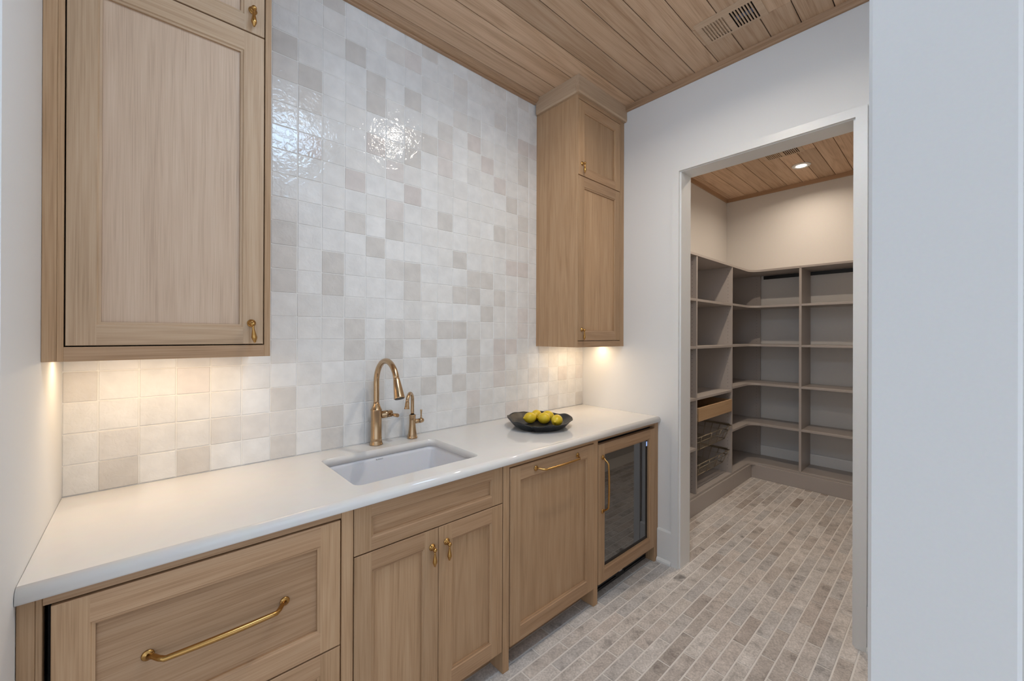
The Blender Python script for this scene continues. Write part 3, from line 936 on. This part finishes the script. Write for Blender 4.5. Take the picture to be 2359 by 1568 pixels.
pe = Vector(path[-1]); di = (pe - Vector(path[-2])).normalized()
hd = [pe - di * 0.004, pe + di * 0.000, pe + di * 0.0012, pe + di * 0.004, pe + di * 0.006, pe + di * 0.050, pe + di * 0.080, pe + di * 0.084, pe + di * 0.086]
MB().tube(hd, [0.0132, 0.0142, 0.0142, 0.0142, 0.0150, 0.0195, 0.0225, 0.0235, 0.0225], 28).build('spray_head', bronze, fa)
MB().tube([pe + di * 0.0862, pe + di * 0.088], [0.019, 0.019], 24).build('nozzle', black, fa)
hz = CT + 0.137
MB().lathe([(0.0175, 0.020), (0.0175, 0.046), (0.0180, 0.047), (0.0180, 0.049)], (FX, FYc, hz), 'X', 28).build('valve_hub', bronze, fa)
MB().lathe([(0.0172, 0.0492), (0.0172, 0.0512)], (FX, FYc, hz), 'X', 28).build('seal_ring', blackrubber, fa)
MB().lathe([(0.0180, 0.0514), (0.0180, 0.0525), (0.0172, 0.0535), (0.0172, 0.0735), (0.0160, 0.0765), (0.010, 0.0775)], (FX, FYc, hz), 'X', 28).build('handle_hub', bronze, fa)
MB().tube([(FX + 0.064, FYc - 0.012, hz), (FX + 0.064, FYc - 0.030, hz), (FX + 0.064, FYc - 0.088, hz + 0.004)], [0.0062, 0.0062, 0.0086], 18).build('lever', bronze, fa)

# ---- filtered water tap
GX, GY = 1.180, -0.066
fb = empty('filter_tap', (GX, GY, CT), 'small champagne bronze filtered-water tap with hooked spout right of the tall faucet', 'faucet')
MB().lathe([(0.0250, 0.0003), (0.0250, 0.006), (0.0240, 0.009), (0.0228, 0.011), (0.0228, 0.013), (0.0205, 0.026), (0.0178, 0.045), (0.0160, 0.068), (0.0155, 0.090), (0.0157, 0.112), (0.0168, 0.113), (0.0168, 0.117), (0.0150, 0.118)], (GX, GY, CT), 'Z', 32).build('body', bronze, fb)
MB().lathe([(0.0110, 0.118), (0.0110, 0.1195)], (GX, GY, CT), 'Z', 24).build('seal_ring', blackrubber, fb)
dx, dy = -0.707, -0.707
path = [(GX, GY, CT + 0.1195 + 0.068 * i / 6) for i in range(7)]
R2 = 0.042
for i in range(1, 21):
    a = math.radians(172) * i / 20
    s_ = R2 - R2 * math.cos(a)
    path.append((GX + dx * s_, GY + dy * s_, CT + 0.1875 + R2 * math.sin(a)))
MB().tube(path, 0.0082, 16).build('spout', bronze, fb)
pe = Vector(path[-1]); di = (pe - Vector(path[-2])).normalized()
MB().tube([pe, pe + di * 0.002, pe + di * 0.016, pe + di * 0.019, pe + di * 0.030, pe + di * 0.0335], [0.0088, 0.0098, 0.0098, 0.0105, 0.0125, 0.0125], 22).build('aerator', bronze, fb)
hz = CT + 0.082
MB().lathe([(0.0110, 0.012), (0.0115, 0.036)], (GX, GY, hz), 'X', 22).build('valve_hub', bronze, fb)
MB().lathe([(0.0112, 0.0362), (0.0112, 0.0375)], (GX, GY, hz), 'X', 22).build('seal_ring', blackrubber, fb)
MB().lathe([(0.0118, 0.0377), (0.0120, 0.048), (0.0112, 0.056), (0.0090, 0.0605), (0.004, 0.062)], (GX, GY, hz), 'X', 22).build('handle_hub', bronze, fb)
MB().tube([(GX + 0.049, GY, hz + 0.008), (GX + 0.049, GY, hz + 0.018), (GX + 0.049, GY, hz + 0.032), (GX + 0.049, GY, hz + 0.052), (GX + 0.049, GY, hz + 0.055)], [0.0062, 0.0042, 0.0036, 0.0055, 0.0050], 14).build('lever', bronze, fb)

# ---- black clay bowl
BX, BY = 1.842, -0.312
def bowl():
    mb = MB()
    seg = 96
    random.seed(11)
    ph = [random.uniform(0, 6.28) for _ in range(6)]
    def rimr(a):
        return 0.186 * (1 + 0.018 * math.sin(3 * a + ph[0]) + 0.014 * math.sin(5 * a + ph[1]) + 0.008 * math.sin(11 * a + ph[2]))
    def rimz(a):
        return 0.050 + 0.005 * math.sin(a) + 0.003 * math.sin(2 * a + ph[3]) + 0.003 * math.sin(7 * a + ph[4]) + 0.002 * math.sin(13 * a + ph[5])
    notch = math.radians(-152)
    rows_ = []
    prof = [(0.0, 0.0144, 0), (0.35, 0.0144, 0), (0.66, 0.0146, 0), (0.76, 0.0200, 0), (0.86, 0.0340, 0), (0.955, 0.90, 1), (0.985, 1.0, 1), (1.0, 0.985, 1), (0.995, 0.90, 1), (0.90, 0.030, 0), (0.80, 0.010, 0), (0.72, 0.0006, 0), (0.0, 0.0006, 0)]
    # fractions: inner floor outwards to rim, then back down the outside
    for ri, (fr, zz, rel) in enumerate(prof):
        row = []
        for k in range(seg):
            a = 2 * math.pi * k / seg
            da = (a - notch + math.pi) % (2 * math.pi) - math.pi
            dent = math.exp(-(da / 0.06) ** 2)
            fold = 0.045 * math.exp(-(da / 0.35) ** 2) * (1 if da > 0 else -0.4)
            R = rimr(a) * (1 + fold * fr) * (1 - 0.16 * dent * fr)
            r = R * max(fr, 0.003)
            z = rimz(a) * zz * (1 - 0.32 * dent) if rel else zz
            if fr > 0.7 and not rel:
                z = zz * (1 - 0.2 * dent)
            row.append((BX + r * math.cos(a), BY + r * math.sin(a), CT + 0.0002 + z))
        rows_.append(row)
    v = [p for r in rows_ for p in r]
    f = []
    for i in range(len(rows_) - 1):
        for k in range(seg):
            k2 = (k + 1) % seg
            f.append((i * seg + k, i * seg + k2, (i + 1) * seg + k2, (i + 1) * seg + k))
    mb.add(v, f, 0, True)
    o = mb.build('fruit_bowl', ceramic)
    return tag(o, 'matte black hand-formed bowl with wavy rim and a folded notch, holding lemons', 'bowl')
bowl()
def lemon(x, y, z, yaw, label, scale=1.0):
    mb = MB()
    prof = [(0.0006, -0.0445), (0.0045, -0.0435), (0.0065, -0.0405), (0.0100, -0.0375), (0.0180, -0.0325), (0.0260, -0.0240), (0.0315, -0.0120), (0.0330, 0.0), (0.0315, 0.0125), (0.0262, 0.0240), (0.0185, 0.0325), (0.0105, 0.0372), (0.0060, 0.0385), (0.0006, 0.0380)]
    mb.lathe([(r * scale, h * scale) for r, h in prof], (0, 0, 0), 'X', 28)
    o = mb.build('lemon', lemonskin, None, origin=(0, 0, 0))
    st = MB().lathe([(0.0035 * scale, 0.0378 * scale), (0.0028 * scale, 0.0400 * scale)], (0, 0, 0), 'X', 10).build('stem_end', lemonstem, None, origin=(0, 0, 0))
    st.parent = o
    st.location = (0, 0, 0)
    o.location = (x, y, z)
    o.rotation_euler = (random.uniform(0, 3), random.uniform(-0.1, 0.1), yaw)
    WL[o.name] = Vector((x, y, z))
    return tag(o, label, 'lemon', 'lemons in the black bowl')
ZL = CT + 0.0148 + 0.0312
lemon(1.813, -0.262, ZL, -0.35, 'lemon with a green stem end, leftmost at the front of the black bowl', 0.94)
lemon(1.895, -0.233, ZL, 0.47, 'lemon at the back of the bowl, behind the leftmost one', 0.94)
lemon(1.864, -0.323, ZL, -1.15, 'lemon in the front middle of the black bowl', 0.94)
lemon(1.926, -0.295, ZL, 2.0, 'lemon at the back right of the bowl, mostly hidden', 0.94)
lemon(1.876, -0.411, ZL, 0.4, 'rightmost lemon, at the front right of the black bowl', 0.94)

# ---- upper cabinets
def upper(name, x0, x1, dx0, dx1, pull_x, label, panelmat, left):
    c = empty(name, ((x0 + x1) / 2, -0.18, UB), label, 'cabinet', 'oak wall cabinets')
    fm = [paleZ, paleX] if left else [oakZ, oakX]
    yb = -0.0095
    if left:
        MB().box(0.0262, 0.038, UY, UY + 0.02, UB, CEIL - 0.002, 0.0008).build('stile', oakZ, c)
        MB().box(0.0005, 0.026, UY + 0.0005, UY + 0.02, UB, CEIL - 0.002, 0.0008).build('filler_strip', oakZ, c)
        MB().box(0.4825, 0.500, UY, UY + 0.02, UB, CEIL - 0.002, 0.0008).build('stile', oakZ, c)
        box('side_panel', 0.482, 0.500, UY + 0.0205, yb, UB, CEIL - 0.002, oakZ, c)
        sx0, sx1 = 0.0005, 0.4815
    else:
        MB().box(x0, x0 + 0.0035, UY, UY + 0.02, UB, 2.994, 0.0004).build('stile', oakZ, c)
        box('side_panel', x0, x0 + 0.018, UY + 0.0205, yb, UB, 2.994, oakZ, c)
        MB().box(2.5735, W - 0.0005, UY, UY + 0.02, UB, 2.994, 0.0008).build('stile', oakZ, c)
        sx0, sx1 = x0 + 0.0185, W - 0.0005
    box('bottom_board', sx0, sx1, UY + 0.0205, yb, UB + 0.014, UB + 0.030, oakX, c)
    box('back_board', sx0, sx1, -0.018, yb, UB + 0.031, 2.990, darkgap, c)
    MB().box(dx0 - 0.0007, dx1 + 0.0007, UY, UY + 0.02, UB, 1.3955, 0.0008).build('bottom_rail', oakX, c)
    MB().box(dx0 - 0.0007, dx1 + 0.0007, UY, UY + 0.02, 2.868, 2.993, 0.0008).build('top_rail', oakX, c)
    d_lo = shaker(c, 'door', dx0 + 0.0025, dx1 - 0.0025, 1.3988, 2.4040, UY, 0.019, 0.056, 0.055, 0.060, pm=panelmat, fm=fm)
    d_hi = shaker(c, 'door', dx0 + 0.0025, dx1 - 0.0025, 2.4085, 2.8645, UY, 0.019, 0.056, 0.050, 0.056, pm=panelmat, fm=fm)
    drop_pull(d_lo, pull_x, UY, 1.466, -0.10 if left else 0.0)
    drop_pull(d_hi, pull_x, UY, 2.480, 0.0)
    return c
cu1 = upper('wall_cabinet', 0.0, 0.5, 0.0385, 0.482, 0.4465, 'large pale oak wall cabinet at the left wall above the drawers', oakPanel, True)
cu2 = upper('wall_cabinet', 2.1165, W, 2.1205, 2.573, 2.1585, 'oak wall cabinet with crown moulding in the far right corner by the pantry doorway', oakZ, False)
# crown on the right cabinet
MB().prism([(2.0955, CEIL - 0.001), (2.0925, 2.900), (2.0985, 2.890), (2.1160, 2.890), (2.1160, CEIL - 0.001)], 'Y', UY - 0.0005, -0.0240).build('crown_moulding', oak('oak_pale_y', 'Y', (0.40, 0.275, 0.175), (0.51, 0.365, 0.245), (0.58, 0.43, 0.30), var=.02), cu2)
MB().prism([(UY - 0.0205, CEIL - 0.001), (UY - 0.0235, 2.900), (UY - 0.0175, 2.890), (UY - 0.0006, 2.890), (UY - 0.0006, CEIL - 0.001)], 'X', 2.0955, W - 0.001).build('crown_moulding', oak('oak_pale_x', 'X', (0.40, 0.275, 0.175), (0.51, 0.365, 0.245), (0.58, 0.43, 0.30), var=.02), cu2)

# ---- under-cabinet light bars
def led_bar(x0, x1, y, label):
    r = empty('led_light_bar', ((x0 + x1) / 2, y, UB + 0.004), label, 'light', 'light bars under the wall cabinets')
    MB().box(x0, x1, y - 0.014, y + 0.014, UB + 0.0065, UB + 0.0138, 0.0015).build('housing', trimpaint, r)
    MB().box(x0 + 0.006, x1 - 0.006, y - 0.010, y + 0.010, UB + 0.0025, UB + 0.0064, 0.001).build('diffuser', warm_emit, r)
    area_light('led_glow', ((x0 + x1) / 2, y, UB + 0.0015), x1 - x0 - 0.012, LED_POWER, (1.0, 0.75, 0.48), r, shape='RECTANGLE', size_y=0.02)
    return r
led_bar(0.022, 0.46, -0.185, 'warm light bar fixed under the left wall cabinet')
led_bar(2.18, 2.596, -0.185, 'warm light bar fixed under the right wall cabinet')

# ---- recessed lights
def can(x, y, power, label, col=(1.0, 0.88, 0.72)):
    r = empty('recessed_light', (x, y, CEIL), label, 'light', 'recessed ceiling lights')
    MB().lathe([(0.0405, -0.0015), (0.0425, -0.0060), (0.071, -0.0045), (0.0745, -0.0004)], (x, y, CEIL), 'Z', 40).build('trim_ring', trimpaint, r)
    MB().lathe([(0.001, -0.0042), (0.036, -0.0040), (0.0402, -0.0024), (0.0402, -0.0008)], (x, y, CEIL), 'Z', 36).build('lens', can_emit, r)
    area_light('can_glow', (x, y, CEIL - 0.012), 0.074, power, col, r, spread=math.radians(155))
    return r
can(4.620, -0.943, PANTRY_POWER * 0.75, 'round recessed light glowing in the pantry ceiling', (1.0, 0.84, 0.68))
can(3.400, -0.943, PANTRY_POWER * 1.6, 'round recessed light in the pantry ceiling just inside the doorway', (1.0, 0.84, 0.68))
can(1.640, -1.140, CAN_POWER, 'round recessed light in the plank ceiling above the counter', (1.0, 0.90, 0.77))

def fill_lamp(x, y, r, label):  # added out of view: cool fill for the upper walls, replacing bounced flash
    o = empty('added_fill_lamp', (x, y, CEIL), label, 'light')
    MB().lathe([(0.001, -0.0004), (r * 0.55, -0.0004), (r * 0.58, -0.006), (r * 0.58, -0.030), (0.001, -0.030)], (x, y, CEIL), 'Z', 40).build('canopy', trimpaint, o)
    MB().lathe([(r * 0.60, -0.031), (r * 0.86, -0.040), (r * 0.97, -0.062), (r, -0.090), (r * 0.96, -0.118), (r * 0.82, -0.150), (r * 0.55, -0.176), (r * 0.25, -0.187), (0.001, -0.190)], (x, y, CEIL), 'Z', 40).build('globe', emit('cool_fill_glow', (0.50, 0.73, 1.0), FILL_STRENGTH), o)
    return o
fill_lamp(0.90, -1.50, 0.24, 'unseen cool fill lamp added on the plank ceiling near the opening, in place of bounced flash')

# ---- ceiling vents
def vent(x0, x1, y0, y1, label):
    r = empty('ceiling_vent', ((x0 + x1) / 2, (y0 + y1) / 2, CEIL), label, 'vent', 'wooden ceiling vents')
    fx0, fx1 = x0 + 0.042, x1 - 0.016
    ga = (y1 - 0.026, y1 - 0.127); gb = (y1 - 0.155, y1 - 0.256)
    zt, zb = CEIL + 0.004, CEIL - 0.0025
    fr = MB()
    fr.box(x0, fx0, y0, y1, zb, zt - .0045).box(fx1, x1, y0, y1, zb, zt - .0045)
    fr.box(fx0, fx1, ga[0], y1, zb, zt - .0045).box(fx0, fx1, gb[0], ga[1], zb, zt - .0045).box(fx0, fx1, y0, gb[1], zb, zt - .0045)
    fr.build('frame', ventwood, r, merge=False)
    for gi, (ya, yb) in enumerate((ga, gb)):
        n = 8
        pitch = (ya - yb) / (n - 0.5)
        for i in range(n - 1):
            yc = ya - pitch * (i + 0.75)
            MB().box(fx0 + 0.0002, fx1 - 0.0002, yc - pitch * 0.24, yc + pitch * 0.24, zb, zt - 0.002).build('slat', ventwood, r)
        if gi == 0:
            MB().box(fx0 - 0.004, fx1 + 0.004, yb - 0.003, ya + 0.003, zt - 0.0003, zt + 0.0012).build('damper', ventwood, r)
        else:
            MB().box(fx0 - 0.004, fx1 + 0.004, yb - 0.003, ya + 0.003, zt + 0.0022, zt + 0.0032).build('duct_liner', darkgap, r)
            MB().box(fx0 + 0.055, fx0 + 0.085, yb + 0.012, ya - 0.012, zt + 0.0002, zt + 0.0020).build('damper', bluegrey, r)
    return r
vent(2.230, 2.420, -1.289, -1.001, 'wooden slotted vent in the plank ceiling of the prep room')
vent(4.098, 4.288, -1.042, -0.754, 'wooden slotted vent in the pantry ceiling beside the round light')

# ================================================================== PANTRY SHELVING
ST = 0.020
LY = -0.487        # shelf front, left run
XF = 4.756         # shelf front, far run
holem = MB()
def holes(parent, xplane, side, y, z0, z1, col_y):
    """pin holes on a panel face lying in plane x=xplane"""
    mbh = MB()
    n = int((z1 - z0) / 0.032)
    for yy in col_y:
        for i in range(n):
            z = z0 + 0.03 + i * 0.032
            s = 0.0024
            x = xplane + side * 0.0004
            seg = 6
            pts = [(x, yy + s * math.cos(2 * math.pi * k / seg), z + s * math.sin(2 * math.pi * k / seg)) for k in range(seg)]
            mbh.add(pts, [tuple(range(seg))])
    return mbh.build('pin_holes', holeink, parent, merge=False)
s1 = empty('shelving_unit', (3.5, -0.31, 0.0), 'taupe shelving along the left pantry wall with pull-out drawer and wire baskets', 'shelf unit', 'taupe pantry shelving')
BX0 = PX0 + 0.022
uprights = (PX0 + 0.021, 3.486, 4.250)
zt_ = 2.078
for i, ux in enumerate(uprights):
    u_ = box('upright', ux - ST / 2, ux + ST / 2, LY, PY1 - 0.0005, 0.152, zt_ - 0.0005, taupe, s1, 0.0008)
    if i: 
        h = holes(u_, ux - ST / 2, -1, 0, 0.16, 2.05, (LY + 0.035, PY1 - 0.045)); h['kind'] = 'stuff'
box('top_shelf', PX0 + 0.001, 4.239, LY - 0.003, PY1 - 0.0005, zt_, zt_ + ST, taupe, s1, 0.0008)
box('bottom_shelf', PX0 + 0.001, 4.260, LY - 0.002, PY1 - 0.0005, 0.131, 0.1515, taupe, s1, 0.0008)
box('base_board', PX0 + 0.001, 4.260, -0.5015, LY - 0.0005, 0.0, 0.131, taupe, s1, 0.0008)
for z in (1.722, 1.336, 0.918):
    box('shelf', uprights[1] + ST / 2 + 0.0003, uprights[2] - ST / 2 - 0.0003, LY + 0.001, PY1 - 0.016, z - ST / 2, z + ST / 2, taupe, s1, 0.0008)
for z in (1.722, 1.336, 0.918, 0.515):
    box('shelf', uprights[0] + ST / 2 + 0.0003, uprights[1] - ST / 2 - 0.0003, LY + 0.001, PY1 - 0.016, z - ST / 2, z + ST / 2, taupe, s1, 0.0008)
s2 = empty('corner_shelving', (4.9, -0.4, 0.0), 'taupe L-shaped corner shelving with curved inner edges and the bays on the far pantry wall', 'shelf unit', 'taupe pantry shelving')
def lshelf(name, x0, ymin, z, front_y, front_x, r=0.10):
    pts = [(x0, PY1 - 0.0005), (PX1 - 0.0005, PY1 - 0.0005), (PX1 - 0.0005, ymin), (front_x, ymin), (front_x, front_y - r)]
    for i in range(1, 8):
        a = math.pi / 2 * i / 8
        pts.append((front_x - r + r * math.cos(a), front_y - r + r * math.sin(a)))
    pts += [(front_x - r, front_y), (x0, front_y)]
    return MB().prism(pts, 'Z', z - ST / 2, z + ST / 2).build(name, taupe, s2)
D2 = -0.9095
lshelf('top_shelf', 4.2395, D2 + 0.0005, zt_ + ST / 2, LY - 0.003, XF - 0.003)
for z in (1.728, 1.338, 0.945, 0.540):
    lshelf('shelf', 4.2603, D2 + ST / 2 + 0.0003, z, LY + 0.001, XF + 0.001)
lshelf('bottom_shelf', 4.2603, D2 + 0.0005, 0.141, LY - 0.002, XF - 0.002)
box('base_board', 4.2605, 4.7405, -0.5015, LY - 0.0005, 0.0, 0.131, taupe, s2, 0.0008)
box('base_board', 4.7410, XF - 0.0005, PY0 + 0.001, -0.5015, 0.0, 0.131, taupe, s2, 0.0008)
eu = box('upright', PX1 - 0.040, PX1 - 0.0205, LY + 0.008, PY1 - 0.001, 0.1525, zt_ - 0.0005, taupe, s2, 0.0008)
h = holes(eu, PX1 - 0.040, -1, 0, 0.16, 2.05, (LY + 0.044,)); h['kind'] = 'stuff'
for yy in (D2, -1.70):
    box('upright', XF, PX1 - 0.0165, yy - ST / 2, yy + ST / 2, 0.1525, zt_ - 0.0005, taupe, s2, 0.0008)
box('top_shelf', XF - 0.003, PX1 - 0.0005, PY0 + 0.001, D2 - 0.0005, zt_, zt_ + ST, taupe, s2, 0.0008)
box('bottom_shelf', XF - 0.002, PX1 - 0.0005, PY0 + 0.001, D2 - 0.0005, 0.131, 0.1515, taupe, s2, 0.0008)
for z in (1.728, 1.338, 0.945, 0.540):
    box('shelf', XF + 0.001, PX1 - 0.016, -1.6895, D2 - ST / 2 - 0.0003, z - ST / 2, z + ST / 2, taupe, s2, 0.0008)
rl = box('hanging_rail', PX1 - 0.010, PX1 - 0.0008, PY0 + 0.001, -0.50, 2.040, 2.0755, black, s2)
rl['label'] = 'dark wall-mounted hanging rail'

# pull-out drawer box
dx0, dx1 = uprights[1] + ST / 2 + 0.012, uprights[2] - ST / 2 - 0.012
dbx = empty('pullout_drawer', ((dx0 + dx1) / 2, -0.32, 0.735), 'natural maple pull-out drawer box between the pantry uprights', 'drawer')
fz0, fz1 = 0.732, 0.842
box('front', dx0, dx1, LY - 0.008, LY + 0.006, fz0, fz1, maple, dbx, 0.001)
box('back', dx0, dx1, -0.150, -0.138, fz0, fz1, maple, dbx, 0.001)
box('side', dx0, dx0 + 0.013, LY + 0.0062, -0.1502, fz0, fz1, maple, dbx, 0.001)
box('side', dx1 - 0.013, dx1, LY + 0.0062, -0.1502, fz0, fz1, maple, dbx, 0.001)
box('bottom', dx0 + 0.0132, dx1 - 0.0132, LY + 0.0062, -0.1502, fz0 + 0.008, fz0 + 0.014, maple, dbx)
MB().box(dx0 - 0.0115, dx0 - 0.0003, LY + 0.004, -0.15, fz0 + 0.030, fz0 + 0.062).build('slide', black, dbx)
MB().box(dx1 + 0.0003, dx1 + 0.0115, LY + 0.004, -0.15, fz0 + 0.030, fz0 + 0.062).build('slide', black, dbx)
def basket(zt, zb, yfront, label):
    r = empty('wire_basket', ((dx0 + dx1) / 2, -0.32, zb), label, 'basket', 'pull-out wire baskets')
    tx0, tx1, ty0, ty1 = dx0 + 0.004, dx1 - 0.004, yfront, -0.150
    ins = 0.055
    bx0, bx1, by0, by1 = tx0 + ins, tx1 - ins, ty0 + ins * 0.7, ty1 - 0.02
    def lerp(t): return (tx0 + (bx0 - tx0) * t, tx1 + (bx1 - tx1) * t, ty0 + (by0 - ty0) * t, ty1 + (by1 - ty1) * t, zt + (zb - zt) * t)
    for nm, t, rd in (('top_rim', 0.0, 0.0042), ('middle_ring', 0.38, 0.003), ('bottom_ring', 1.0, 0.003)):
        a, b, c, d, z = lerp(t)
        MB().tube([(a, c, z), (b, c, z), (b, d, z), (a, d, z)], rd, 8, closed=True).build(nm, wire, r)
    n = 22
    for i in range(n):
        t = (i + 0.5) / n
        x = bx0 + (bx1 - bx0) * t
        MB().tube([(x, by0, zb - 0.004), (x, by1, zb - 0.004)], 0.0016, 6).build('wire', wire, r)
    for i in range(4):
        x_t = tx0 + (tx1 - tx0) * (0.06 + 0.88 * i / 3); x_b = bx0 + (bx1 - bx0) * (0.06 + 0.88 * i / 3)
        MB().tube([(x_t, ty0 - 0.0062, zt), (x_b, by0 - 0.006, zb)], 0.0028, 6).build('wire', wire, r)
        MB().tube([(x_t, ty1 + 0.0062, zt), (x_b, by1 + 0.006, zb)], 0.0028, 6).build('wire', wire, r)
    for i in range(5):
        y_t = ty0 + (ty1 - ty0) * (0.1 + 0.8 * i / 4); y_b = by0 + (by1 - by0) * (0.1 + 0.8 * i / 4)
        MB().tube([(tx0 - 0.004, y_t, zt - 0.006), (bx0 - 0.004, y_b, zb)], 0.0026, 6).build('wire', wire, r)
        MB().tube([(tx1 + 0.004, y_t, zt - 0.006), (bx1 + 0.004, y_b, zb)], 0.0026, 6).build('wire', wire, r)
    for xa, xb in ((dx0 - 0.0115, dx0 - 0.0013), (dx1 + 0.0013, dx1 + 0.0115)):
        MB().box(xa, xb, yfront + 0.02, -0.15, zt - 0.008, zt + 0.010).build('slide', wire, r)
    return r
basket(0.600, 0.480, LY - 0.004, 'bronze wire pull-out basket just below the maple drawer')
basket(0.368, 0.258, LY + 0.012, 'bronze wire pull-out basket lowest in the pantry shelving')
